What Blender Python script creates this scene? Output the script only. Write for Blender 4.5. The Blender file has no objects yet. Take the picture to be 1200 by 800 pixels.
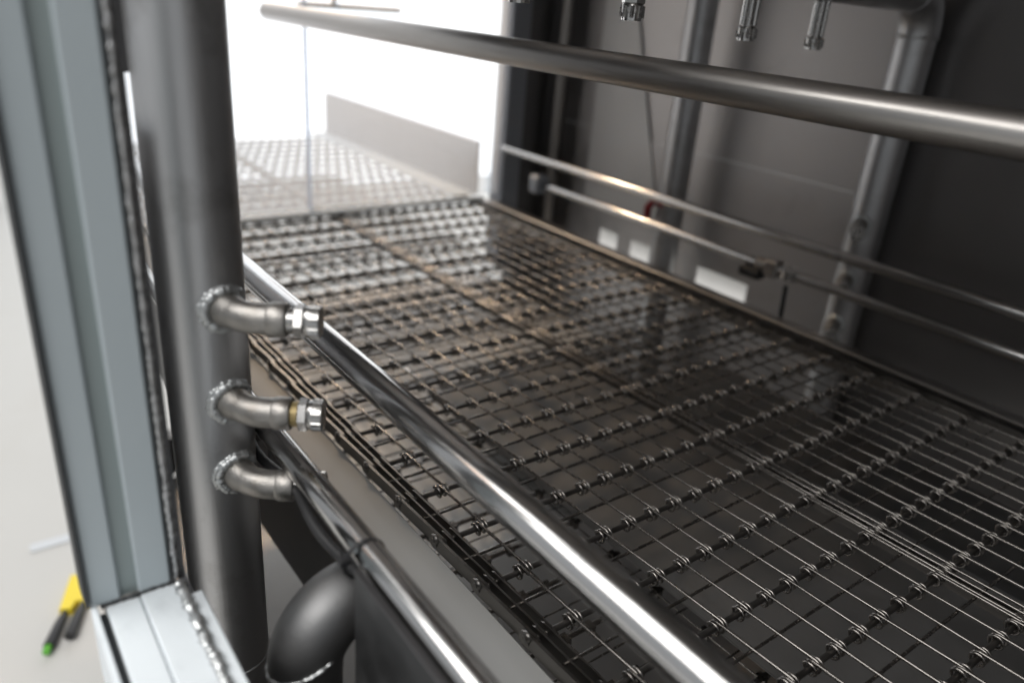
import bpy, math, random
from mathutils import Vector, Matrix
random.seed(7)
PI = math.pi
S = bpy.context.scene
COL = S.collection

# ------------------------------------------------------------------ camera
CAM = Vector((0, 0, 0.5))
RX = (-0.58871201, -0.80478181, 0.0757919)
RY = (-0.36678547, 0.1823971, -0.91224981)
RZ = (0.72033783, -0.56485179, -0.40256164)
cd = bpy.data.cameras.new('camera')
cam = bpy.data.objects.new('camera', cd)
COL.objects.link(cam)
m = Matrix.Identity(4)
for i in range(3):
    m[i][0] = RX[i]; m[i][1] = -RY[i]; m[i][2] = -RZ[i]; m[i][3] = CAM[i]
cam.matrix_world = m
cd.sensor_width = 36.0
cd.lens = 36.0 * 906.9 / 1200.0
cd.clip_start = 0.02
cd.clip_end = 200
cd.dof.use_dof = True
cd.dof.focus_distance = 0.75
cd.dof.aperture_fstop = 2.6
S.camera = cam

# ------------------------------------------------------------------ world and lamps (an indoor workshop: no sky, no sun)
w = bpy.data.worlds.new('World'); S.world = w; w.use_nodes = True
bg = w.node_tree.nodes['Background']
bg.inputs[0].default_value = (0.92, 0.96, 1.0, 1)
bg.inputs[1].default_value = 0.5

def lamp(name, loc, target, sx, sy, radiance, col=(1, 1, 1)):
    l = bpy.data.lights.new(name, 'AREA'); l.shape = 'RECTANGLE'
    l.size = sx; l.size_y = sy; l.color = col
    l.energy = radiance * PI * sx * sy
    o = bpy.data.objects.new(name, l); COL.objects.link(o)
    o.location = loc
    d = Vector(target) - Vector(loc)
    o.rotation_euler = d.to_track_quat('-Z', 'Y').to_euler()
    return o
lamp('roof_light', (0.3, 1.9, 3.4), (0.3, 1.2, 0.0), 4.8, 2.4, 6.0, (1.0, 0.98, 0.96))
lamp('added_warm_glint', (2.95, 1.75, 3.2), (0.4, -0.27, 0.2), 0.35, 0.5, 2.5, (1.0, 0.55, 0.25))  # unseen lamp added for the orange patch before the rod's highlight
lamp('work_lamp', (3.4, -1.0, 1.8), (1.25, -0.85, 0.0), 0.26, 0.20, 24.0, (1.0, 0.68, 0.40)).data.spread = math.radians(50)
lamp('added_slot_light', (1.2, -4.0, 2.6), (1.2, -2.0, -0.6), 3.0, 1.5, 4.0)  # unseen lamp added to brighten the low slots in the side wall

S.view_settings.view_transform = 'Standard'
S.view_settings.look = 'None'
S.view_settings.exposure = 0.0
S.view_settings.gamma = 1.0
S.view_settings.use_curve_mapping = False

# ------------------------------------------------------------------ materials
def mat(name, col, metal=0.0, rough=0.5, var=0.12, vscale=(8, 8, 8), rvar=0.1, bump=0.0, bscale=(80, 80, 80), dirt=None, dscale=6.0, damt=0.3, spec=None, trans=0.0):
    M = bpy.data.materials.new(name); M.use_nodes = True
    nt = M.node_tree; N = nt.nodes; L = nt.links
    P = N['Principled BSDF']
    P.inputs['Metallic'].default_value = metal
    tc = N.new('ShaderNodeTexCoord')
    mp = N.new('ShaderNodeMapping'); mp.inputs['Scale'].default_value = vscale
    L.new(tc.outputs['Object'], mp.inputs[0])
    nz = N.new('ShaderNodeTexNoise'); nz.inputs['Scale'].default_value = 1.0; nz.inputs['Detail'].default_value = 6
    L.new(mp.outputs[0], nz.inputs['Vector'])
    mx = N.new('ShaderNodeMix'); mx.data_type = 'RGBA'
    mx.inputs['A'].default_value = tuple(max(0, c * (1 - var)) for c in col) + (1,)
    mx.inputs['B'].default_value = tuple(min(1, c * (1 + var)) for c in col) + (1,)
    L.new(nz.outputs['Fac'], mx.inputs['Factor'])
    out = mx.outputs['Result']
    if dirt:
        n2 = N.new('ShaderNodeTexNoise'); n2.inputs['Scale'].default_value = dscale; n2.inputs['Detail'].default_value = 8
        n2.inputs['Roughness'].default_value = 0.65
        L.new(tc.outputs['Object'], n2.inputs['Vector'])
        rp = N.new('ShaderNodeValToRGB'); rp.color_ramp.elements[0].position = 0.52; rp.color_ramp.elements[1].position = 0.72
        L.new(n2.outputs['Fac'], rp.inputs[0])
        mu = N.new('ShaderNodeMath'); mu.operation = 'MULTIPLY'; mu.inputs[1].default_value = damt
        L.new(rp.outputs[0], mu.inputs[0])
        m2 = N.new('ShaderNodeMix'); m2.data_type = 'RGBA'
        L.new(mu.outputs[0], m2.inputs['Factor']); L.new(out, m2.inputs['A'])
        m2.inputs['B'].default_value = tuple(dirt) + (1,)
        out = m2.outputs['Result']
    L.new(out, P.inputs['Base Color'])
    mr = N.new('ShaderNodeMapRange')
    mr.inputs['To Min'].default_value = max(0.02, rough - rvar); mr.inputs['To Max'].default_value = min(1, rough + rvar)
    mr.inputs['From Min'].default_value = 0.3; mr.inputs['From Max'].default_value = 0.7
    L.new(nz.outputs['Fac'], mr.inputs['Value']); L.new(mr.outputs[0], P.inputs['Roughness'])
    if spec is not None: P.inputs['Specular IOR Level'].default_value = spec
    if bump > 0:
        mb = N.new('ShaderNodeMapping'); mb.inputs['Scale'].default_value = bscale
        L.new(tc.outputs['Object'], mb.inputs[0])
        nb = N.new('ShaderNodeTexNoise'); nb.inputs['Scale'].default_value = 1.0; nb.inputs['Detail'].default_value = 4
        L.new(mb.outputs[0], nb.inputs['Vector'])
        bp = N.new('ShaderNodeBump'); bp.inputs['Strength'].default_value = bump; bp.inputs['Distance'].default_value = 0.001
        L.new(nb.outputs['Fac'], bp.inputs['Height']); L.new(bp.outputs[0], P.inputs['Normal'])
    return M

M = {}
M['pipe'] = mat('pickled_pipe_steel', (0.54, 0.54, 0.545), 1.0, 0.44, 0.18, (30, 30, 4), 0.05, 0.10, (500, 500, 30), dirt=(0.26, 0.25, 0.24), dscale=13, damt=0.6)
M['rod'] = mat('brushed_rod_steel', (0.56, 0.55, 0.54), 1.0, 0.15, 0.08, (3, 60, 60), 0.05, 0.10, (25, 260, 260))
M['rod_dull'] = mat('dull_rod_steel', (0.42, 0.40, 0.38), 1.0, 0.34, 0.1, (3, 60, 60), 0.06, 0.08, (12, 900, 900))
M['wire'] = mat('belt_wire_steel', (0.27, 0.253, 0.236), 1.0, 0.27, 0.25, (60, 60, 60), 0.06)
M['rodbelt'] = mat('belt_rod_steel', (0.17, 0.162, 0.153), 1.0, 0.40, 0.2, (40, 40, 40), 0.08)
M['bar'] = mat('belt_edge_steel', (0.20, 0.19, 0.178), 1.0, 0.34, 0.15, (30, 60, 60), 0.08)
M['wall'] = mat('tunnel_sheet_steel', (0.54, 0.52, 0.512), 0.85, 0.46, 0.24, (2.2, 2.2, 2.2), 0.08, 0.03, (6, 6, 300), dirt=(0.24, 0.225, 0.22), dscale=2.5, damt=0.6)
M['dark'] = mat('dark_sheet_steel', (0.15, 0.148, 0.15), 1.0, 0.42, 0.12, (5, 5, 5), 0.06, 0.03, (8, 8, 200))
M['tray'] = mat('matt_tray_steel', (0.36, 0.35, 0.34), 0.9, 0.55, 0.12, (4, 4, 4), 0.06, 0.02, (5, 200, 5))
M['paint'] = mat('blue_grey_paint', (0.45, 0.505, 0.53), 0.0, 0.42, 0.05, (12, 12, 3), 0.06, 0.05, (200, 200, 200), dirt=(0.52, 0.56, 0.58), dscale=14, damt=0.25)
M['groove'] = mat('groove_dark_paint', (0.27, 0.315, 0.315), 0.0, 0.5, 0.05, (12, 12, 3))  # recess darkening put into the colour, for contrast with the faces
M['wall_reflection'] = mat('pale_reflection_tone', (0.70, 0.69, 0.68), 0.3, 0.5, 0.06, (3, 3, 3))  # brightness of the wall reflection put into a pale colour
M['tray_low'] = mat('stained_tray_steel', (0.27, 0.265, 0.26), 0.9, 0.55, 0.2, (5, 5, 5), 0.08, 0.02, (5, 200, 5), dirt=(0.16, 0.15, 0.14), dscale=7, damt=0.5)
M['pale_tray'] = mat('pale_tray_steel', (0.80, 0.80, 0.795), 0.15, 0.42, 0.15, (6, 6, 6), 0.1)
M['white'] = mat('white_primer', (0.70, 0.745, 0.77), 0.0, 0.5, 0.07, (20, 20, 20), 0.08, 0.15, (150, 150, 150), dirt=(0.42, 0.45, 0.47), dscale=26, damt=0.5)
M['weld'] = mat('weld_metal', (0.60, 0.615, 0.615), 0.9, 0.42, 0.25, (150, 150, 150), 0.12, 0.3, (400, 400, 400))
M['weld_dark'] = mat('weld_metal_oxidised', (0.5, 0.5, 0.5), 0.9, 0.42, 0.3, (150, 150, 150), 0.12, 0.5, (400, 400, 400))
M['cast'] = mat('cast_stainless', (0.34, 0.325, 0.305), 1.0, 0.42, 0.16, (60, 60, 60), 0.08, 0.35, (600, 600, 600), dirt=(0.30, 0.25, 0.2), dscale=40, damt=0.4)
M['chrome'] = mat('machined_nozzle_steel', (0.48, 0.47, 0.455), 1.0, 0.26, 0.08, (100, 100, 100), 0.05)
M['brass'] = mat('yellowed_thread_tape', (0.34, 0.26, 0.12), 0.5, 0.45, 0.2, (200, 200, 200))
M['rubber'] = mat('black_rubber', (0.018, 0.018, 0.019), 0.0, 0.45, 0.1, (30, 30, 30), 0.08, 0.1, (200, 200, 200))
M['gasket'] = mat('dark_seal', (0.035, 0.038, 0.04), 0.0, 0.55, 0.1, (60, 60, 60))
M['plastic'] = mat('grey_wear_strip', (0.40, 0.40, 0.39), 0.0, 0.5, 0.08, (4, 30, 30), 0.06, 0.05, (20, 400, 400))
M['floor'] = mat('workshop_concrete', (0.54, 0.53, 0.505), 0.0, 0.6, 0.06, (1.5, 1.5, 1.5), 0.1, 0.0, dirt=(0.5, 0.48, 0.44), dscale=4, damt=0.3)
M['hallwall'] = mat('workshop_white_wall', (0.82, 0.83, 0.84), 0.0, 0.7, 0.03, (1, 1, 1))
M['yellow'] = mat('yellow_plastic', (0.80, 0.62, 0.02), 0.0, 0.4, 0.05)
M['green'] = mat('green_plastic', (0.12, 0.45, 0.04), 0.0, 0.4, 0.05)
M['paper'] = mat('white_paper', (0.6, 0.62, 0.64), 0.0, 0.7, 0.03)
M['red'] = mat('red_plastic', (0.32, 0.012, 0.02), 0.0, 0.4, 0.08)
M['riser'] = mat('satin_pipe_steel', (0.66, 0.655, 0.65), 0.9, 0.45, 0.1, (30, 30, 4))
M['wall_near'] = mat('shade_toned_sheet', (0.26, 0.25, 0.248), 0.95, 0.38, 0.16, (2.2, 2.2, 2.2), 0.08, 0.03, (6, 6, 300))  # wall sheet again, its dark reflections put into colour and finish
M['bend'] = mat('black_pipe_steel', (0.19, 0.19, 0.19), 1.0, 0.52, 0.25, (25, 25, 25), 0.06, 0.1, (300, 300, 300))
M['sideband'] = mat('outfeed_guard_steel', (0.33, 0.35, 0.385), 0.6, 0.55, 0.08, (4, 4, 4))
def acrylic():
    A = bpy.data.materials.new('hazy_acrylic'); A.use_nodes = True
    nt = A.node_tree; N = nt.nodes; L = nt.links
    for n in list(N): N.remove(n)
    o = N.new('ShaderNodeOutputMaterial')
    tr = N.new('ShaderNodeBsdfTransparent'); tr.inputs[0].default_value = (0.93, 0.95, 0.97, 1)
    tl = N.new('ShaderNodeBsdfTranslucent'); tl.inputs[0].default_value = (0.85, 0.88, 0.92, 1)
    gl = N.new('ShaderNodeBsdfGlossy'); gl.inputs['Roughness'].default_value = 0.08
    a = N.new('ShaderNodeMixShader'); a.inputs[0].default_value = 0.24
    b = N.new('ShaderNodeMixShader'); b.inputs[0].default_value = 0.05
    L.new(tr.outputs[0], a.inputs[1]); L.new(tl.outputs[0], a.inputs[2])
    L.new(a.outputs[0], b.inputs[1]); L.new(gl.outputs[0], b.inputs[2]); L.new(b.outputs[0], o.inputs[0])
    return A
M['acrylic'] = acrylic()
M['diffuser'] = acrylic(); M['diffuser'].name = 'added_milky_diffuser'
M['diffuser'].node_tree.nodes['Mix Shader'].inputs[0].default_value = 0.9
for n in M['diffuser'].node_tree.nodes:
    if n.type == 'BSDF_TRANSLUCENT': n.inputs[0].default_value = (0.92, 0.90, 0.87, 1)
M['pane_edge'] = acrylic(); M['pane_edge'].name = 'acrylic_cut_edge'
for n in M['pane_edge'].node_tree.nodes:
    if n.type == 'BSDF_TRANSPARENT': n.inputs[0].default_value = (0.62, 0.68, 0.78, 1)

# ------------------------------------------------------------------ mesh helpers
class MB:
    def __init__(s): s.v = []; s.f = []; s.sm = []
    def add(s, vs, fs, smooth=False):
        o = len(s.v); s.v += [tuple(p) for p in vs]
        for f in fs: s.f.append([i + o for i in f]); s.sm.append(smooth)
    def box(s, a, b, bev=0.0):
        x0, y0, z0 = [min(a[i], b[i]) for i in range(3)]; x1, y1, z1 = [max(a[i], b[i]) for i in range(3)]
        if bev <= 0:
            s.add([(x0, y0, z0), (x1, y0, z0), (x1, y1, z0), (x0, y1, z0), (x0, y0, z1), (x1, y0, z1), (x1, y1, z1), (x0, y1, z1)],
                  [(0, 3, 2, 1), (4, 5, 6, 7), (0, 1, 5, 4), (1, 2, 6, 5), (2, 3, 7, 6), (3, 0, 4, 7)]); return
        e = bev
        V = []
        def idx(p):
            V.append(p); return len(V) - 1
        # chamfered box: three offset copies of each corner
        c = {}
        for ix, x in ((0, x0), (1, x1)):
            for iy, y in ((0, y0), (1, y1)):
                for iz, z in ((0, z0), (1, z1)):
                    dx = e if ix == 0 else -e; dy = e if iy == 0 else -e; dz = e if iz == 0 else -e
                    c[ix, iy, iz] = (idx((x, y + dy, z + dz)), idx((x + dx, y, z + dz)), idx((x + dx, y + dy, z)))
        F = []
        for ix in (0, 1): F.append([c[ix, 0, 0][0], c[ix, 1, 0][0], c[ix, 1, 1][0], c[ix, 0, 1][0]])
        for iy in (0, 1): F.append([c[0, iy, 0][1], c[1, iy, 0][1], c[1, iy, 1][1], c[0, iy, 1][1]])
        for iz in (0, 1): F.append([c[0, 0, iz][2], c[1, 0, iz][2], c[1, 1, iz][2], c[0, 1, iz][2]])
        for iy in (0, 1):
            for iz in (0, 1): F.append([c[0, iy, iz][1], c[1, iy, iz][1], c[1, iy, iz][2], c[0, iy, iz][2]])
        for ix in (0, 1):
            for iz in (0, 1): F.append([c[ix, 0, iz][0], c[ix, 1, iz][0], c[ix, 1, iz][2], c[ix, 0, iz][2]])
        for ix in (0, 1):
            for iy in (0, 1): F.append([c[ix, iy, 0][0], c[ix, iy, 1][0], c[ix, iy, 1][1], c[ix, iy, 0][1]])
        for k in c.values(): F.append(list(k))
        s.add(V, F)
    def tube(s, pts, r, n=12, cap=True):
        pts = [Vector(p) for p in pts]
        rs = r if isinstance(r, (list, tuple)) else [r] * len(pts)
        t = (pts[1] - pts[0]).normalized()
        ref = Vector((0, 0, 1)) if abs(t.z) < 0.9 else Vector((1, 0, 0))
        u = t.cross(ref).normalized()
        V = []; F = []
        for i, p in enumerate(pts):
            if i == 0: tt = (pts[1] - p)
            elif i == len(pts) - 1: tt = (p - pts[i - 1])
            else: tt = (pts[i + 1] - p).normalized() + (p - pts[i - 1]).normalized()
            tt.normalize()
            u = (u - tt * u.dot(tt)).normalized(); v = tt.cross(u)
            for k in range(n):
                a = 2 * PI * k / n
                V.append(p + (u * math.cos(a) + v * math.sin(a)) * rs[i])
        for i in range(len(pts) - 1):
            for k in range(n):
                F.append((i * n + k, i * n + (k + 1) % n, (i + 1) * n + (k + 1) % n, (i + 1) * n + k))
        s.add(V, F, n > 6 or True)
        if cap:
            o = len(pts) - 1
            s.add(V[:n], [tuple(reversed(range(n)))]); s.add(V[o * n:], [tuple(range(n))])
    def prism(s, poly, y0, y1):           # polygon in the XZ plane, given thickness along Y
        n = len(poly)
        V = [(x, y0, z) for x, z in poly] + [(x, y1, z) for x, z in poly]
        F = [tuple(range(n)), tuple(reversed(range(n, 2 * n)))] + [(i, i + n, (i + 1) % n + n, (i + 1) % n) for i in range(n)]
        s.add(V, F)
    def extrude(s, poly, p0, ax, u, v):    # 2D polygon (u,v) at p0 swept along ax
        n = len(poly); p0 = Vector(p0); ax = Vector(ax); u = Vector(u); v = Vector(v)
        a = [p0 + u * x + v * y for x, y in poly]; b = [q + ax for q in a]
        s.add(a + b, [tuple(range(n)), tuple(reversed(range(n, 2 * n)))] + [(i, i + n, (i + 1) % n + n, (i + 1) % n) for i in range(n)])
    def mesh(s, name, m):
        me = bpy.data.meshes.new(name); me.from_pydata(s.v, [], s.f); me.update()
        me.polygons.foreach_set('use_smooth', s.sm)
        if m: me.materials.append(m)
        import bmesh
        b = bmesh.new(); b.from_mesh(me); bmesh.ops.recalc_face_normals(b, faces=b.faces); b.to_mesh(me); b.free()
        return me
    def build(s, name, m, parent=None):
        return link(name, s.mesh(name, m), parent)
def link(name, me, parent=None, loc=None):
    o = bpy.data.objects.new(name, me); COL.objects.link(o)
    if parent: o.parent = parent
    if loc: o.location = loc
    return o
def tag(o, label=None, cat=None, group=None, kind=None):
    if label: o['label'] = label
    if cat: o['category'] = cat
    if group: o['group'] = group
    if kind: o['kind'] = kind
    return o
def empty(name, loc, label, cat, group=None):
    o = bpy.data.objects.new(name, None); COL.objects.link(o); o.location = loc
    o.empty_display_size = 0.02
    return tag(o, label, cat, group)
def part(mb, name, m, root):               # mesh given in world coordinates, parented to an Empty
    o = mb.build(name, m, root)
    if root: o.matrix_parent_inverse = Matrix.Translation(root.location).inverted()
    return o
def struct(mb, name, m): return tag(mb.build(name, m), kind='structure')
def arc(c, a, b, r, t0, t1, n):            # points c + r(cos t a + sin t b)
    return [Vector(c) + Vector(a) * (r * math.cos(t0 + (t1 - t0) * i / n)) + Vector(b) * (r * math.sin(t0 + (t1 - t0) * i / n)) for i in range(n + 1)]
def lumpy(mb, pts, r, n=8, seed=1, amp=0.35, flat=1.0):
    rnd = random.Random(seed)
    V = []; F = []; pts = [Vector(p) for p in pts]
    t = (pts[1] - pts[0]).normalized(); ref = Vector((0, 0, 1)) if abs(t.z) < 0.9 else Vector((1, 0, 0)); u = t.cross(ref).normalized()
    for i, p in enumerate(pts):
        tt = (pts[min(i + 1, len(pts) - 1)] - pts[max(i - 1, 0)]).normalized()
        u = (u - tt * u.dot(tt)).normalized(); v = tt.cross(u)
        k0 = 1 + amp * (rnd.random() * 2 - 1)
        for k in range(n):
            a = 2 * PI * k / n; q = r * k0 * (1 + 0.5 * amp * (rnd.random() * 2 - 1))
            V.append(p + (u * math.cos(a) + v * math.sin(a)) * q)
    for i in range(len(pts) - 1):
        for k in range(n): F.append((i * n + k, i * n + (k + 1) % n, (i + 1) * n + (k + 1) % n, (i + 1) * n + k))
    mb.add(V, F, True)

# ================================================================== SETTING
b = MB(); b.box((-6, -8, -0.95), (9, 8, -0.9)); struct(b, 'hall_floor', M['floor'])
b = MB(); b.box((8.0, -8, -0.9), (8.1, 8, 5)); struct(b, 'hall_wall', M['hallwall'])

# glowing sheet added for the overexposed white behind the exit; lights the tunnel
g = bpy.data.materials.new('exit_white_glow'); g.use_nodes = True
for n in list(g.node_tree.nodes): g.node_tree.nodes.remove(n)
_o = g.node_tree.nodes.new('ShaderNodeOutputMaterial'); _e = g.node_tree.nodes.new('ShaderNodeEmission')
_e.inputs[0].default_value = (0.97, 0.985, 1.0, 1); _e.inputs[1].default_value = 2.6
g.node_tree.links.new(_e.outputs[0], _o.inputs[0])
b = MB(); b.box((5.5, -5.5, -0.899), (5.55, -0.42, 4.2))
o = b.build('white_glow_sheet', g); tag(o, 'wide glowing sheet added for the overexposed white behind the exit of the belt', 'backdrop')

YW = -1.45                                  # inner face of the tunnel's far side wall
# side wall with two low slots open to the hall
zb = -0.052
wl = empty('tunnel_side_wall', (0.7, YW, 0), None, None); tag(wl, kind='structure')
b = MB()
b.box((0.775, YW - 0.003, zb), (1.72, YW, 0.205))
for x0, x1 in ((0.775, 1.0), (1.15, 1.29), (1.38, 1.43), (1.50, 1.72)): b.box((x0, YW - 0.003, -0.6), (x1, YW, zb))
for x0, x1 in ((1.0, 1.15), (1.29, 1.38), (1.43, 1.50)): b.box((x0, YW - 0.003, -0.6), (x1, YW, -0.13))
part(b, 'wall_panel', M['wall'], wl)
b = MB(); b.box((0.775, YW - 0.006, 0.2055), (1.565, YW - 0.003, 1.0)); b.box((1.566, YW - 0.003, 0.2055), (1.72, YW, 1.0)); part(b, 'wall_panel', M['wall'], wl)
b = MB(); b.box((0.73, YW - 0.004, -0.6), (0.7745, YW - 0.0005, 0.2)); b.box((0.73, YW - 0.010, -0.6), (0.80, YW - 0.0065, 1.0)); part(b, 'seam_backing', M['dark'], wl)
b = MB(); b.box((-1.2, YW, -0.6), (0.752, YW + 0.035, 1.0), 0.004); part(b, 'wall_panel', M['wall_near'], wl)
for x0, x1 in ((0.99, 1.16), (1.28, 1.39), (1.42, 1.51)):
    b = MB(); b.box((x0, YW - 0.016, -0.135), (x1, YW - 0.012, -0.0465)); part(b, 'added_slot_diffuser', M['diffuser'], wl)  # translucent sheets added behind the slots to soften their glow
b = MB(); b.box((0.98, YW - 0.052, -0.046), (1.53, YW - 0.017, -0.042)); part(b, 'added_shade_ledge', M['dark'], wl)  # unseen ledge added so its shadow fades the tops of the slots
b = MB(); b.box((-1.2, YW, 1.0), (1.72, -0.117, 1.003)); struct(b, 'tunnel_roof', M['wall'])
b = MB(); b.box((-1.2, YW, -0.603), (1.69, -0.125, -0.6)); struct(b, 'tank_floor', M['tray'])
b = MB(); b.box((-1.203, YW, -0.6), (-1.2, -0.117, 1.0)); struct(b, 'tunnel_near_wall', M['wall'])
# end wall with the exit opening
b = MB()
b.box((1.70, YW, -0.6), (1.74, -1.305, 1.0)); b.box((1.70, -1.305, 0.75), (1.74, -0.12, 1.0)); b.box((1.70, -1.305, -0.6), (1.74, -0.12, -0.5))
b.box((1.70, -0.14, -0.5), (1.74, -0.12, 0.75))
struct(b, 'tunnel_end_wall', M['dark'])
# left wall under the sill and behind the post
b = MB(); b.box((-1.2, -0.10, -0.6), (0.5, -0.095, 0.085)); struct(b, 'tunnel_apron', M['dark'])
b = MB(); b.box((0.72, -0.116, -0.6), (1.7, -0.112, 1.0)); struct(b, 'tunnel_front_wall', M['dark'])

b = MB(); b.box((1.690, -1.305, -0.2), (1.75, -1.245, 0.75), 0.004)
o = b.build('door_jamb', M['sideband']); tag(o, 'pale grey upright jamb at the right of the bright exit opening', 'jamb')
b = MB(); b.tube([(1.66, -1.392, -0.1), (1.66, -1.392, 0.99)], 0.014, 12)
o = b.build('corner_tube', M['rod_dull']); tag(o, 'slim grey upright tube in the dark corner beside the exit opening', 'tube')

# ================================================================== CONVEYOR BELT
P0, PITCH = 0.3795, 0.0765
K0, K1 = -7, 30
belt = empty('conveyor_belt', (P0, -0.76, 0), 'dark stainless wire mesh conveyor belt with looped links running to the bright exit', 'conveyor belt')
wr, rr, RING = 0.0016, 0.0031, 0.0064
ZR = -RING                            # cross rod axis under the top wires
def wire_path(lite=False):
    """one link wire: an eye round the far rod, a straight run, an eye round the near rod; local x from 0 (near) to PITCH (far)"""
    R = RING
    pts = []
    n = 7 if lite else 17
    c = Vector((PITCH, 0, ZR))
    for i in range(n + 1):                  # far eye: one and a quarter turns, ending on top
        t = math.radians(-330 + 420 * i / n)
        pts.append(c + Vector((math.cos(t) * R, 0.0018 + 0.0046 * (1 - i / n), math.sin(t) * R)))
    c = Vector((0, 0, ZR))
    for i in range(n + 1):
        t = math.radians(90 + 430 * i / n)
        pts.append(c + Vector((math.cos(t) * R, -0.0018 - 0.0046 * (i / n), math.sin(t) * R)))
    return pts
mbw = MB(); mbw.tube(wire_path(), wr, 7)
ME_WIRE = mbw.mesh('link_wire', M['wire'])
left_y = [-0.394 - 0.0357 * i for i in range(11)]
right_y = [-0.808 - 0.0332 * i for i in range(11)]
YS = left_y + right_y
def xk(k): return P0 + PITCH * k
def offs(k): return 0.0
# wires nearest the camera are parts of their own, the rest is joined
cand = []
for k in range(K0, K1):
    for y in YS:
        d = (Vector((xk(k) + PITCH / 2, y, 0)) - CAM)
        cz = d.dot(Vector(RZ))
        if cz > 0.15:
            px = 600 + 907 * d.dot(Vector(RX)) / cz; py = 400 + 907 * d.dot(Vector(RY)) / cz
            vis = -60 < px < 1260 and -30 < py < 850
        else: vis = False
        cand.append((0 if vis else 1, d.length, k, y))
cand.sort()
solo = set((c[2], round(c[3], 4)) for c in cand[:290])
lite = wire_path(True); rest = MB(); rndw = random.Random(3)
for _, d, k, y in cand:
    yy = y + offs(k)
    if (k, round(y, 4)) in solo:
        o = link('link_wire', ME_WIRE, belt, Vector((xk(k), yy + rndw.uniform(-.0009, .0009), rndw.uniform(-.0004, .0003))) - belt.location)
        o.rotation_euler = (rndw.uniform(-.12, .12), rndw.uniform(-.004, .004), rndw.uniform(-.012, .012))
    else:
        rest.tube([p + Vector((xk(k), yy, 0)) for p in lite], wr, 5)
# cross rods, thin mid wires
YL, YR_ = -0.3405, -1.178
mb = MB(); mb.tube([(0, YL, ZR), (0, YR_, ZR)], rr, 10); ME_ROD = mb.mesh('cross_rod', M['rodbelt'])
mb = MB(); mb.tube([(0, -0.350, -0.0029), (0, -0.772, -0.0029)], 0.00175, 6); mb.tube([(0, -0.772, -0.0029), (0, -1.165, -0.0029)], 0.00175, 6); ME_MID = mb.mesh('cross_wire', M['wire'])
for k in range(K0, K1 + 1):
    link('cross_rod', ME_ROD, belt, Vector((xk(k), 0, 0)) - belt.location)
    if k < K1: link('cross_wire', ME_MID, belt, Vector((xk(k) + PITCH / 2, 0, 0)) - belt.location)
# flat edge bars: overlapping links of a side chain, and three seam bars
def bar_mesh(name, th, z0, z1, dy, rnd=True):
    mb = MB(); n = 5; R = (z1 - z0) / 2; zc = (z0 + z1) / 2; e = 0.0045
    poly = [(-e + R * math.cos(t), zc + R * math.sin(t)) for t in [PI / 2 + PI * i / n for i in range(n + 1)]]
    poly += [(PITCH + e + R * math.cos(t), zc + R * math.sin(t)) for t in [-PI / 2 + PI * i / n for i in range(n + 1)]]
    mb.extrude(poly, (0, 0, 0), (0, th, 0), (1, dy / PITCH, 0), (0, 0, 1))
    return mb.mesh(name, M['bar'])
ME_OUT = bar_mesh('edge_bar', 0.0030, -0.0125, 0.0022, 0.0036)
ME_IN = bar_mesh('edge_bar', 0.0020, -0.0105, 0.0020, 0.0024)
mb = MB(); mb.tube([(0, 0, 0), (0, 0.0022, 0), (0, 0.0036, 0)], [0.0052, 0.0050, 0.0028], 12)
mb.tube([(0, 0.0036, 0), (0, 0.0046, 0)], 0.0026, 10); ME_RIV = mb.mesh('rivet', M['rodbelt'])
ME_SEAM = bar_mesh('seam_bar', 0.0026, -0.0135, -0.0018, 0.0022)
def put_bar(me, name, k, y):
    link(name, me, belt, Vector((xk(k), y, 0)) - belt.location)
nb = 0
for k in range(K0, K1):
    put_bar(ME_OUT, 'edge_bar', k, -0.3480); put_bar(ME_IN, 'edge_bar', k, -0.3570)
    put_bar(ME_IN, 'edge_bar', k, -0.3665)
    put_bar(ME_OUT, 'edge_bar', k, -1.1735); put_bar(ME_IN, 'edge_bar', k, -1.1635)
    for q in (-0.7565, -0.7660, -0.7765): put_bar(ME_WIRE, 'seam_wire', k, q + offs(k) * 0.5)
    put_bar(ME_SEAM, 'seam_bar', k, -0.7722); put_bar(ME_SEAM, 'seam_bar', k, -0.7622)
    put_bar(ME_RIV, 'rivet', k, -0.3420)
# lower run of the same belt
for k in range(K0, K1):
    for y in YS: rest.tube([Vector((xk(k), y, -0.135)), Vector((xk(k) + PITCH, y, -0.135))], 0.0016, 4)
    rest.tube([Vector((xk(k), YL, -0.132)), Vector((xk(k), YR_, -0.132))], 0.0036, 5)
    rest.tube([Vector((xk(k) + PITCH / 2, YL, -0.133)), Vector((xk(k) + PITCH / 2, YR_, -0.133))], 0.0014, 4)
    for y in YS: rest.box((xk(k) - 0.006, y - 0.004, -0.139), (xk(k) + 0.006, y + 0.004, -0.129))
o = part(rest, 'link_mesh', M['wire'], belt); tag(o, kind='stuff')

# ---------------------------------------------------------------- conveyor frame beside the belt
fr = empty('belt_side_frame', (0.6, -0.3, -0.05), 'grey and black steel side frame running along the left edge of the mesh belt', 'frame')
b = MB(); b.box((-0.4, -0.3415, -0.032), (2.65, -0.297, -0.0145), 0.002); part(b, 'wear_strip', M['plastic'], fr)
b = MB(); b.box((-0.4, -0.2965, -0.060), (0.478, -0.2925, -0.020), 0.001); b.box((0.482, -0.2965, -0.06), (2.65, -0.2925, -0.020), 0.001); part(b, 'strip_carrier', M['dark'], fr)
b = MB(); b.prism([(-0.4, -0.0605), (1.68, -0.0605), (1.68, -0.25), (0.75, -0.22), (0.5, -0.1), (-0.4, -0.3)], -0.300, -0.295); part(b, 'web_plate', M['dark'], fr)
b = MB(); b.box((-0.4, -1.215, -0.035), (1.69, -1.185, 0.003), 0.002); part(b, 'far_rail', M['rod_dull'], fr)

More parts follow.
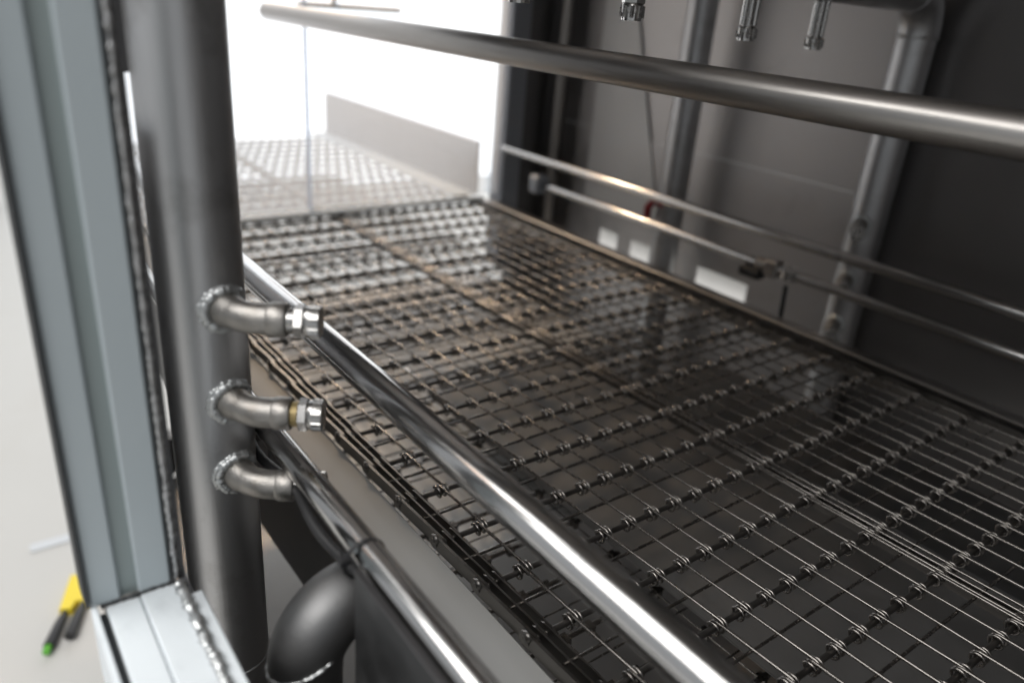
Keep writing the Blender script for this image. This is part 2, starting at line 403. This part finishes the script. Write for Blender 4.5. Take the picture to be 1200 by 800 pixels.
# trays below the belt
b = MB(); b.box((-0.2, -0.945, -0.112), (0.98, -0.60, -0.110)); b.box((-0.2, -0.602, -0.1095), (0.98, -0.60, -0.100))
o = b.build('drip_tray', M['tray_low']); tag(o, 'flat dull grey sheet tray seen through the wires under the near half of belt', 'tray')
b = MB(); b.box((-0.2, -1.170, -0.118), (0.86, -0.947, -0.116)); b.box((-0.2, -0.951, -0.1155), (0.86, -0.947, -0.104))
o = b.build('dark_backing', M['bend']); tag(o, 'black sheet added to darken the gaps under the near right lane of belt, beside the grey tray', 'backing')  # added dark sheet: hides the lower run where the gaps are black
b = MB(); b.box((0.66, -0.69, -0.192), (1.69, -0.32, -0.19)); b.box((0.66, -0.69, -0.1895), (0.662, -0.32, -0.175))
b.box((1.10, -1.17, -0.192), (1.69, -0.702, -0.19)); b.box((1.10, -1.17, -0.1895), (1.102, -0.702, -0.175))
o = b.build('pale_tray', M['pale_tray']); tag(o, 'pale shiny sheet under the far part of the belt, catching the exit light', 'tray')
# ================================================================== GUIDE RODS
def rod(name, y, z, x0, x1, r, m, label, cat='rod', group=None):
    b = MB(); b.tube([(x0, y, z), (x0 + 0.002, y, z), (x1 - 0.002, y, z), (x1, y, z)], [r * 0.93, r, r, r * 0.93], 32)
    o = b.build(name, m); return tag(o, label, cat, group)
rod('guide_rod', -0.272, 0.192, -0.35, 1.66, 0.0142, M['rod'], 'bright round guide rod with long white highlight crossing above the left lane of belt', 'rod')
o = rod('guide_rod', -0.193, 0.149, -0.35, 1.66, 0.0105, M['rod'], 'lower polished rod beside the grey wear strip with a black cable tie', 'rod')
rod('spray_lance', -0.62, 0.440, -0.35, 1.70, 0.0170, M['rod_dull'], 'long thick brown grey tube running across the top of the picture', 'tube')
rod('guide_rail', -1.25, 0.136, -0.35, 1.70, 0.0100, M['rod'], 'upper of two slim rails in front of the dark back wall', 'rail')
rod('guide_rail', -1.25, 0.075, -0.35, 1.52, 0.0095, M['rod'], 'lower of two slim rails in front of the dark back wall, holding a clamp', 'rail')

# ================================================================== SPRAY ARCH (risers, header, elbows, nozzles)
MX, MY, MR = 0.581, -0.150, 0.0322
RX2, RY2 = 0.722, -1.372
arch = empty('spray_arch', (MX, MY, 0.0), 'thick grey vertical pipe with welded elbows, joined overhead to the pipe on the back wall', 'spray pipe')
HZ = 0.562
b = MB(); b.tube([(MX, MY, -0.6), (MX, MY, HZ - 0.06)] + arc((MX + 0.0069, MY - 0.0596, HZ - 0.06), (-0.115, 0.993, 0), (0, 0, 1), 0.06, 0.15, PI / 2, 10), MR, 48)
part(b, 'riser_pipe', M['pipe'], arch)
hd = Vector((RX2 - MX, RY2 - MY, 0)).normalized()
b = MB(); b.tube([(MX + hd.x * 0.061, MY + hd.y * 0.061, HZ), (RX2 - hd.x * 0.066, RY2 - hd.y * 0.066, HZ)], MR, 32)
part(b, 'header_pipe', M['pipe'], arch)
b = MB()
cc = Vector((RX2, RY2, HZ)) - hd * 0.065 - Vector((0, 0, 0.065))
b.tube(arc(cc, (0, 0, 1), hd, 0.065, 0, PI / 2, 10), 0.034, 32); part(b, 'pipe_bend', M['pipe'], arch)
b = MB(); b.tube([(RX2, RY2, -0.4), (RX2, RY2, HZ - 0.066)], MR, 32); part(b, 'riser_pipe', M['pipe'], arch)
b = MB(); lumpy(b, arc((RX2, RY2, HZ - 0.068), (1, 0, 0), (0, 1, 0), MR, 0, 2 * PI, 40), 0.003, 6, 3); part(b, 'weld_bead', M['weld_dark'], arch)
b = MB(); lumpy(b, arc((MX, MY, -0.087), (1, 0, 0), (0, 1, 0), MR - 0.0004, 0, 2 * PI, 60), 0.0016, 6, 4); part(b, 'weld_bead', M['weld_dark'], arch)

def hexa(b, p, d, u, r, h):
    v = d.cross(u)
    c = h * 0.12
    for rad in [0]:
        V = []
        for t, k in ((0, 0.9), (c, 1.0), (h - c, 1.0), (h, 0.9)):
            for i in range(6):
                a = PI / 3 * i + 0.50
                V.append(p + d * t + (u * math.cos(a) + v * math.sin(a)) * r * k)
        F = [tuple(range(6)), tuple(range(18, 24))]
        for j in range(3):
            for i in range(6): F.append((j * 6 + i, j * 6 + (i + 1) % 6, (j + 1) * 6 + (i + 1) % 6, (j + 1) * 6 + i))
        b.add(V, F)
def wall_elbow(c, az0, turn, z, root, nozzle=True, tape=False, sc=1.0, seed=1, tilt=0.0):
    """45 degree cast elbow welded radially on a riser at c, bending by turn to the right, with a nozzle in its end"""
    d0 = Vector((math.cos(az0), math.sin(az0), 0)); d1 = Vector((math.cos(az0 + turn), math.sin(az0 + turn), tilt)).normalized()
    c = Vector((c[0], c[1], z)); rb = 0.0118 * sc
    p0 = c + d0 * (MR - 0.006); p1 = c + d0 * (MR + 0.009)
    pts = [p0, p1]; n = 9; step = 0.026 * sc / n
    p = p1.copy()
    for i in range(n):
        a = az0 + turn * (i + 0.5) / n
        p = p + Vector((math.cos(a), math.sin(a), tilt * (i + 0.5) / n)) * step; pts.append(p.copy())
    pe = pts[-1] + d1 * 0.008; pts.append(pe)
    b = MB(); b.tube(pts, [rb * (1.10 if i < 2 else 1.0) for i in range(len(pts))], 24)
    e1 = pe + d1 * 0.011                      # thick banded mouth
    b.tube([pe - d1 * 0.003, pe - d1 * 0.001, e1 - d1 * 0.001, e1], [rb * 1.0, rb * 1.10, rb * 1.10, rb * 1.04], 24)
    # raised cast marks along the body
    mid = pts[len(pts) // 2] + Vector((0, 0, rb * 0.86))
    elb = part(b, 'elbow', M['cast'], root)
    # weld ring: saddle where the elbow meets the riser
    side = Vector((-d0.y, d0.x, 0)); ring = []
    N = 84
    for i in range(N + 1):
        t = 2 * PI * i / N; R = rb * 1.26
        s_ = R * math.cos(t); zz = R * math.sin(t)
        depth = math.sqrt(max(0, MR * MR - s_ * s_))
        ring.append(c + d0 * (depth + 0.001) + side * s_ + Vector((0, 0, zz)))
    ring2 = [c + (q - c) + side * (rb * 0.16 * math.cos(2 * PI * i / N)) + Vector((0, 0, rb * 0.16 * math.sin(2 * PI * i / N))) - d0 * 0.0022 for i, q in enumerate(ring)]
    b = MB(); lumpy(b, ring, 0.0036 * sc, 8, seed, 0.22); lumpy(b, ring2, 0.0030 * sc, 7, seed + 50, 0.3)
    w_ = b.build('weld_bead', M['weld'], elb)
    if nozzle:
        b = MB(); q = e1
        up = Vector((0, 0, 1)); u = (up - d1 * up.dot(d1)).normalized()
        b.tube([q, q + d1 * 0.0065], rb * 0.74, 18)
        for i in range(3): b.tube([q + d1 * (0.001 + 0.0018 * i), q + d1 * (0.0019 + 0.0018 * i)], rb * 0.80, 18)
        hexa(b, q + d1 * 0.0055, d1, u, rb * 1.10, 0.0075)
        nz = part(b, 'nozzle', M['chrome'], root)
        b = MB()
        a0 = q + d1 * 0.013
        b.tube([a0, a0 + d1 * 0.001, a0 + d1 * 0.0105, a0 + d1 * 0.0115], [rb * 0.90, rb * 0.98, rb * 0.98, rb * 0.92], 24)
        v = d1.cross(u)
        for i in range(14):                  # grip flats on the cap
            t = 2 * PI * i / 14
            n_ = u * math.cos(t) + v * math.sin(t); s2 = d1.cross(n_)
            b.extrude([(-0.0022, 0), (0.0022, 0), (0.0016, 0.0011), (-0.0016, 0.0011)], a0 + d1 * 0.0035 + n_ * rb * 0.965, d1 * 0.0072, s2, n_)
        cp = b.build('nozzle_cap', M['chrome'], nz)
        if tape:
            b = MB(); b.tube([q + d1 * 0.0002, q + d1 * 0.0052], rb * 0.83, 18)
            tp = b.build('thread_tape', M['brass'], nz)
    return elb
AZ = math.radians(194)
wall_elbow((MX, MY), AZ, math.radians(42), 0.274, arch, seed=11, tilt=0.0)
wall_elbow((MX, MY), AZ, math.radians(42), 0.196, arch, tape=True, seed=12)
wall_elbow((MX, MY), AZ, math.radians(42), 0.130, arch, seed=13)
for i, z in enumerate((0.175, 0.070, -0.020)):
    wall_elbow((RX2, RY2), math.radians(100), math.radians(25), z, arch, seed=20 + i)

# nozzles hanging from the header
def hang_nozzle(px_dir, kind, zb, root):
    # where the sight line in the header's vertical plane falls
    t = 0
    d = Vector(px_dir); n_ = Vector((-hd.y, hd.x, 0))
    t = (Vector((MX, MY, 0)) - Vector((0, 0, 0))).dot(n_) / d.dot(n_)
    p = Vector((d.x * t, d.y * t, 0.5 + d.z * t))
    x, y, z0 = p
    u = Vector((1, 0, 0)); dn = Vector((0, 0, -1)); b = MB()
    ztop = HZ - MR + 0.003
    if kind == 'short':
        b.tube([(x, y, ztop), (x, y, z0 + 0.020)], 0.0085, 18)
        hexa(b, Vector((x, y, z0 + 0.026)), dn, u, 0.0125, 0.010)
    else:
        b.tube([(x, y, ztop), (x, y, z0 + 0.014)], 0.0080, 18)
        for i in range(6):
            a = PI / 3 * i + 0.2
            b.tube([(x + 0.0078 * math.cos(a), y + 0.0078 * math.sin(a), ztop), (x + 0.0078 * math.cos(a), y + 0.0078 * math.sin(a), z0 + 0.018)], 0.0034, 8)
    nz = part(b, 'nozzle', M['chrome'], root)
    b = MB()
    for s_ in (-1, 1):                      # cap with a slot across its mouth
        poly = [(0.0022 * s_, -0.0095), (0.0022 * s_, 0.0095)] + [(s_ * 0.0108 * math.cos(t), 0.0108 * math.sin(t)) for t in [math.radians(60 - 20 * i) for i in range(7)]]
        b.extrude(poly, (x, y, z0), (0, 0, 0.007), (hd.x * 0.5 + 0.86, hd.y * 0.5, 0), (0.44, 0.9, 0))
    b.tube([(x, y, z0 + 0.0068), (x, y, z0 + 0.0085), (x, y, z0 + 0.015), (x, y, z0 + 0.017)], [0.0108, 0.0112, 0.0112, 0.0098], 20)
    for i in range(8):
        a = 2 * PI * i / 8
        b.box((x + 0.0108 * math.cos(a) - 0.0016, y + 0.0108 * math.sin(a) - 0.0016, z0 + 0.003), (x + 0.0108 * math.cos(a) + 0.0016, y + 0.0108 * math.sin(a) + 0.0016, z0 + 0.0145))
    cp = b.build('nozzle_cap', M['chrome'], nz)
hang_nozzle((0.802, -0.597, -0.003), 'short', 0, arch)
hang_nozzle((0.715, -0.699, -0.012), 'short', 0, arch)
hang_nozzle((0.615, -0.788, -0.023), 'long', 0, arch)
hang_nozzle((0.554, -0.832, -0.026), 'long', 0, arch)

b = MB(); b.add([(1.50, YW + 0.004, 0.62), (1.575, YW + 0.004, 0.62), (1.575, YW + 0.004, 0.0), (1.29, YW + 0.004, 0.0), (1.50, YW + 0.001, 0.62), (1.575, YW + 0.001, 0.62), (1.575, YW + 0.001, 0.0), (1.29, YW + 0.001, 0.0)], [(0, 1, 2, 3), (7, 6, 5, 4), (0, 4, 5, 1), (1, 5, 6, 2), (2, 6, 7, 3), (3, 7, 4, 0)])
o = b.build('wall_reflection_sheet', M['wall_reflection']); tag(o, 'pale reflection with a slanted edge on the back wall near the exit, built as a thin sheet', 'reflection')  # reflection of the bright exit, built as a pale sheet
# second arch further down the tunnel: its riser on the back wall
a2 = empty('spray_riser', (1.195, -1.372, 0), 'further vertical pipe on the back wall, left of the pipe with three nozzles', 'spray pipe')
b = MB(); b.tube([(1.195, -1.372, -0.4), (1.195, -1.372, 0.99)], 0.0322, 32); part(b, 'riser_pipe', M['pipe'], a2)
b = MB(); b.tube([(1.195, -1.372, 0.36), (1.195, -1.372, 0.385)], 0.0375, 24); part(b, 'pipe_collar', M['rubber'], a2)

# ================================================================== POST AND SILL OF THE SIDE OPENING
XP = 0.48
post = empty('door_post', (XP, -0.06, 0.1), 'blue grey painted upright post with a groove down its face, at the left edge', 'post')
b = MB(); b.box((XP, -0.0525, 0.1005), (XP + 0.022, -0.0335, 1.0), 0.0015); part(b, 'post_face', M['paint'], post)
b = MB(); b.box((XP, -0.0855, 0.1005), (XP + 0.022, -0.0640, 1.0), 0.0015); part(b, 'post_face', M['paint'], post)
b = MB(); b.box((XP + 0.004, -0.0645, 0.1005), (XP + 0.020, -0.0520, 1.0)); part(b, 'groove', M['groove'], post)
b = MB(); b.box((XP - 0.001, -0.0880, 0.1), (XP + 0.022, -0.0859, 1.0)); part(b, 'seal_strip', M['gasket'], post)
b = MB()
pts = []
z = 0.104
rnd = random.Random(5)
while z < 0.98:
    pts.append((XP + 0.0005 + rnd.uniform(-.0005, .0005), -0.0893 + rnd.uniform(-.0004, .0004), z)); z += 0.0017
lumpy(b, pts, 0.0023, 7, 8, 0.34); part(b, 'weld_bead', M['weld_dark'], post)
b = MB(); b.box((XP + 0.002, -0.0955, 0.1), (XP + 0.022, -0.0905, 1.0)); b.box((0.56, -0.0965, -0.3), (0.715, -0.0945, 0.40)); part(b, 'liner_edge_blocker', M['dark'], post)  # second box: unseen panel added to darken the vertical pipe's left side
b = MB(); b.box((XP - 0.003, -0.0332, 0.105), (XP + 0.022, -0.0305, 1.0)); part(b, 'outer_flange', M['gasket'], post)

sill = empty('window_sill', (0.3, -0.07, 0.1), 'white primed horizontal sill bar with a shiny weld seam, in the lower left corner', 'sill')
ZS = 0.1
b = MB(); b.box((-0.8, -0.0640, ZS - 0.045), (XP, -0.0425, ZS), 0.0015); part(b, 'sill_bar', M['white'], sill)
b = MB(); b.box((-0.8, -0.0880, ZS - 0.045), (XP + 0.002, -0.0645, ZS + 0.0006), 0.0015); part(b, 'sill_bar', M['white'], sill)
b = MB(); b.box((-0.8, -0.103, ZS - 0.012), (XP - 0.012, -0.0915, ZS - 0.004), 0.001); part(b, 'sill_lip', M['white'], sill)
b = MB(); b.box((-0.8, -0.0422, ZS - 0.045), (XP, -0.0375, ZS - 0.006)); part(b, 'seal_strip', M['gasket'], sill)
b = MB(); b.box((-0.8, -0.0372, ZS - 0.06), (XP + 0.002, -0.0335, ZS + 0.004), 0.0008); part(b, 'outer_flange', M['white'], sill)
b = MB(); pts = []; x = -0.3
while x < XP - 0.004:
    pts.append((x, -0.0898 + rnd.uniform(-.0006, .0006), ZS - 0.0015 + rnd.uniform(-.0004, .0004))); x += 0.0019
lumpy(b, pts, 0.0042, 8, 9, 0.3); part(b, 'weld_bead', M['weld'], sill)
b = MB(); pts = []; y = -0.0875
while y < -0.038:
    pts.append((XP - 0.0005, y, ZS + 0.001)); y += 0.0015
lumpy(b, pts, 0.0016, 6, 10, 0.4); part(b, 'joint_bead', M['gasket'], sill)

# ================================================================== BIG BEND, SIDE PLATE, CABLE
bend = empty('drain_bend', (0.42, -0.157, 0.0), 'fat black steel pipe elbow with a weld ring, at the bottom beside the vertical pipe', 'pipe')
BR = 0.0278; BX, BY, BZ = 0.420, -0.1590, 0.037
b = MB(); bp = [(BX, BY, BZ - 0.004)] + arc((BX + 0.006, BY - 0.0396, BZ), (-0.15, 0.989, 0), (0, 0, 1), 0.040, 0, PI / 2, 14) + [(BX + 0.009, BY - 0.054, BZ + 0.040)]
b.tube(bp, BR, 40); part(b, 'pipe_elbow', M['bend'], bend)
b = MB(); b.tube([(BX, BY, -0.6), (BX, BY, BZ - 0.0045)], BR - 0.0006, 40); part(b, 'pipe', M['bend'], bend)
b = MB(); rg = []
for i in range(121):
    t = 2 * PI * i / 120; dr = math.radians(159 + 80)          # the ring climbs towards the right-hand side
    rg.append((BX + (BR - 0.0003) * math.cos(t), BY + (BR - 0.0003) * math.sin(t), 0.046 + 0.011 * math.cos(t - dr)))
lumpy(b, rg, 0.0013, 6, 31, 0.5); part(b, 'weld_bead', M['weld'], bend)

pl = empty('side_plate', (0.2, -0.18, 0.1), 'dark bluish steel plate standing below the lower polished rod', 'plate')
b = MB(); b.box((-0.4, -0.180, -0.6), (0.372, -0.1765, 0.149)); part(b, 'plate', M['bend'], pl)
b = MB(); b.box((-0.4, -0.1805, 0.1495), (0.372, -0.1750, 0.1515), 0.0005); part(b, 'folded_edge', M['dark'], pl)

cb = empty('black_hose', (0.5, -0.19, 0.13), 'thin black hose tied under the lower polished rod', 'hose')
b = MB(); hp = []
for i in range(40):
    x = 0.86 - i * 0.012
    hp.append((x, -0.1855 + 0.003 * math.sin(i * 0.6), 0.130 - 0.003 * math.cos(i * 0.5)))
b.tube(hp, 0.0042, 10); part(b, 'hose', M['rubber'], cb)
b = MB(); tz = arc((0.385, -0.190, 0.145), (0, 1, 0), (0, 0, 1), 0.0148, 0, 2 * PI, 28)
b.tube(tz, 0.0016, 6); b.box((0.381, -0.180, 0.147), (0.389, -0.171, 0.153), 0.001)
part(b, 'cable_tie', M['rubber'], cb)

# bracket on the frame behind the elbows
br = empty('rod_bracket', (0.80, -0.27, 0.0), 'folded grey sheet bracket with a bolt behind the middle elbow', 'bracket')
b = MB(); b.box((0.78, -0.262, -0.03), (0.83, -0.232, 0.035), 0.003); part(b, 'bracket_plate', M['wall'], br)
b = MB(); b.tube([(0.777, -0.247, 0.02), (0.780, -0.247, 0.02)], 0.007, 14); hexa(b, Vector((0.770, -0.247, 0.02)), Vector((1, 0, 0)), Vector((0, 0, 1)), 0.006, 0.006); part(b, 'bolt', M['chrome'], br)
b = MB(); b.box((0.60, -0.165, 0.435), (0.62, -0.096, 0.75), 0.001)
o = b.build('mounting_plate', M['dark']); tag(o, 'black plate between the painted post and the vertical pipe, at the top', 'plate')

# clamp on the lower back rail
cl = empty('rail_clamp', (0.80, -1.25, 0.06), 'small dark clamp gripping the lower back rail left of the three nozzle pipe', 'clamp')
b = MB(); b.box((0.80, -1.264, 0.058), (0.828, -1.236, 0.091), 0.004); b.tube([(0.828, -1.25, 0.075), (0.85, -1.25, 0.075)], 0.0125, 14); part(b, 'clamp_body', M['rod_dull'], cl)
b = MB(); b.box((0.835, -1.262, 0.043), (0.885, -1.238, 0.063), 0.004); part(b, 'grip', M['rubber'], cl)
b = MB(); b.tube([(0.775, -1.25, 0.066), (0.775, -1.25, 0.084)], 0.018, 16); part(b, 'nut', M['chrome'], cl)
b = MB(); b.tube([(0.78, -1.25, 0.05), (0.775, -1.25, -0.035)], 0.0045, 8); part(b, 'pin', M['rubber'], cl)
b = MB(); b.box((1.515, -1.272, 0.052), (1.555, -1.228, 0.098), 0.006)
o = b.build('end_block', M['sideband']); tag(o, 'pale cube block at the far end of the lower back rail', 'block')
rh = empty('red_handle', (1.2, -1.33, 0.06), 'small red curved handle under the upper back rail', 'handle')
b = MB(); b.tube([(1.225, -1.33, 0.055), (1.222, -1.325, 0.085), (1.205, -1.325, 0.105), (1.185, -1.335, 0.10)], 0.009, 10); part(b, 'lever', M['red'], rh)

# ================================================================== EXIT: acrylic panes, outfeed guard, far bracket
b = MB(); b.box((1.695, -0.7035, 0.012), (1.701, -0.14, 0.74), 0.001)
o = b.build('acrylic_pane', M['acrylic']); tag(o, 'clear acrylic pane over the exit, left of the faint upright edge', 'pane', 'acrylic panes across the exit')
b = MB(); b.box((1.7015, -0.7060, 0.012), (1.7075, -0.7000, 0.74)); b.build('cut_edge', M['pane_edge'], o)
b = MB(); b.box((1.709, -1.243, 0.012), (1.715, -0.7005, 0.74), 0.001)
o = b.build('acrylic_pane', M['acrylic']); tag(o, 'clear acrylic pane over the exit, right of the faint upright edge', 'pane', 'acrylic panes across the exit')
ts = MB(); ts.box((1.672, -1.18, 0.0045), (1.693, -0.36, 0.0135), 0.002)
o = ts.build('threshold_strip', M['white']); tag(o, 'low white strip across the belt at the foot of the acrylic panes', 'strip')
og = empty('outfeed_guard', (2.2, -1.2, 0), 'light grey sheet guard along the right side of the belt beyond the exit', 'guard')
b = MB(); b.box((1.755, -1.215, 0.0), (2.75, -1.200, 0.145), 0.003); part(b, 'guard_sheet', M['sideband'], og)
b = MB(); b.box((1.755, -1.199, 0.0), (2.75, -1.13, 0.004)); part(b, 'guard_flange', M['white'], og)

hb = empty('hanger_bar', (1.73, -0.8, 0.455), 'flat grey bar hanging on a thin rod before the white exit, at the top', 'bar')
b = MB(); b.box((1.720, -0.945, 0.452), (1.742, -0.700, 0.462), 0.002); part(b, 'bar', M['tray'], hb)
b = MB(); b.tube([(1.731, -0.782, 0.4625), (1.731, -0.782, 0.749)], 0.006, 10); part(b, 'hanger_rod', M['rod_dull'], hb)
# ================================================================== ON THE HALL FLOOR
def tool(x, y, rz, cap, label):
    r = empty('hand_tool', (x, y, -0.9), label, 'tool', 'yellow tools on the floor')
    r.rotation_euler = (0, 0, rz)
    b = MB(); b.add([(0.02, -0.014, 0), (0.15, -0.03, 0), (0.15, 0.03, 0), (0.02, 0.014, 0), (0.02, -0.012, 0.02), (0.15, -0.027, 0.012), (0.15, 0.027, 0.012), (0.02, 0.012, 0.02)], [(0, 3, 2, 1), (4, 5, 6, 7), (0, 1, 5, 4), (1, 2, 6, 5), (2, 3, 7, 6), (3, 0, 4, 7)]); b.build('yellow_blade', M['yellow'], r)
    b = MB(); b.tube([(0.02, 0, 0.012), (-0.02, 0, 0.014), (-0.09, 0, 0.014)], [0.006, 0.010, 0.012], 12); b.build('handle', M['rubber'], r)
    if cap:
        b = MB(); b.tube([(-0.09, 0, 0.014), (-0.107, 0, 0.014)], 0.008, 12); b.build('end_cap', M['green'], r)
tool(1.675, -0.058, -0.45, True, 'yellow bladed tool with a green tipped black handle, lying on the pale floor')
tool(1.685, -0.098, -0.42, False, 'yellow bladed tool with a plain black handle, lying next to the green tipped one')
b = MB(); b.box((1.975, -0.13, -0.9), (2.005, -0.03, -0.895))
o = b.build('paper_strip', M['paper']); tag(o, 'white paper strip lying on the pale floor above the yellow tools', 'paper')
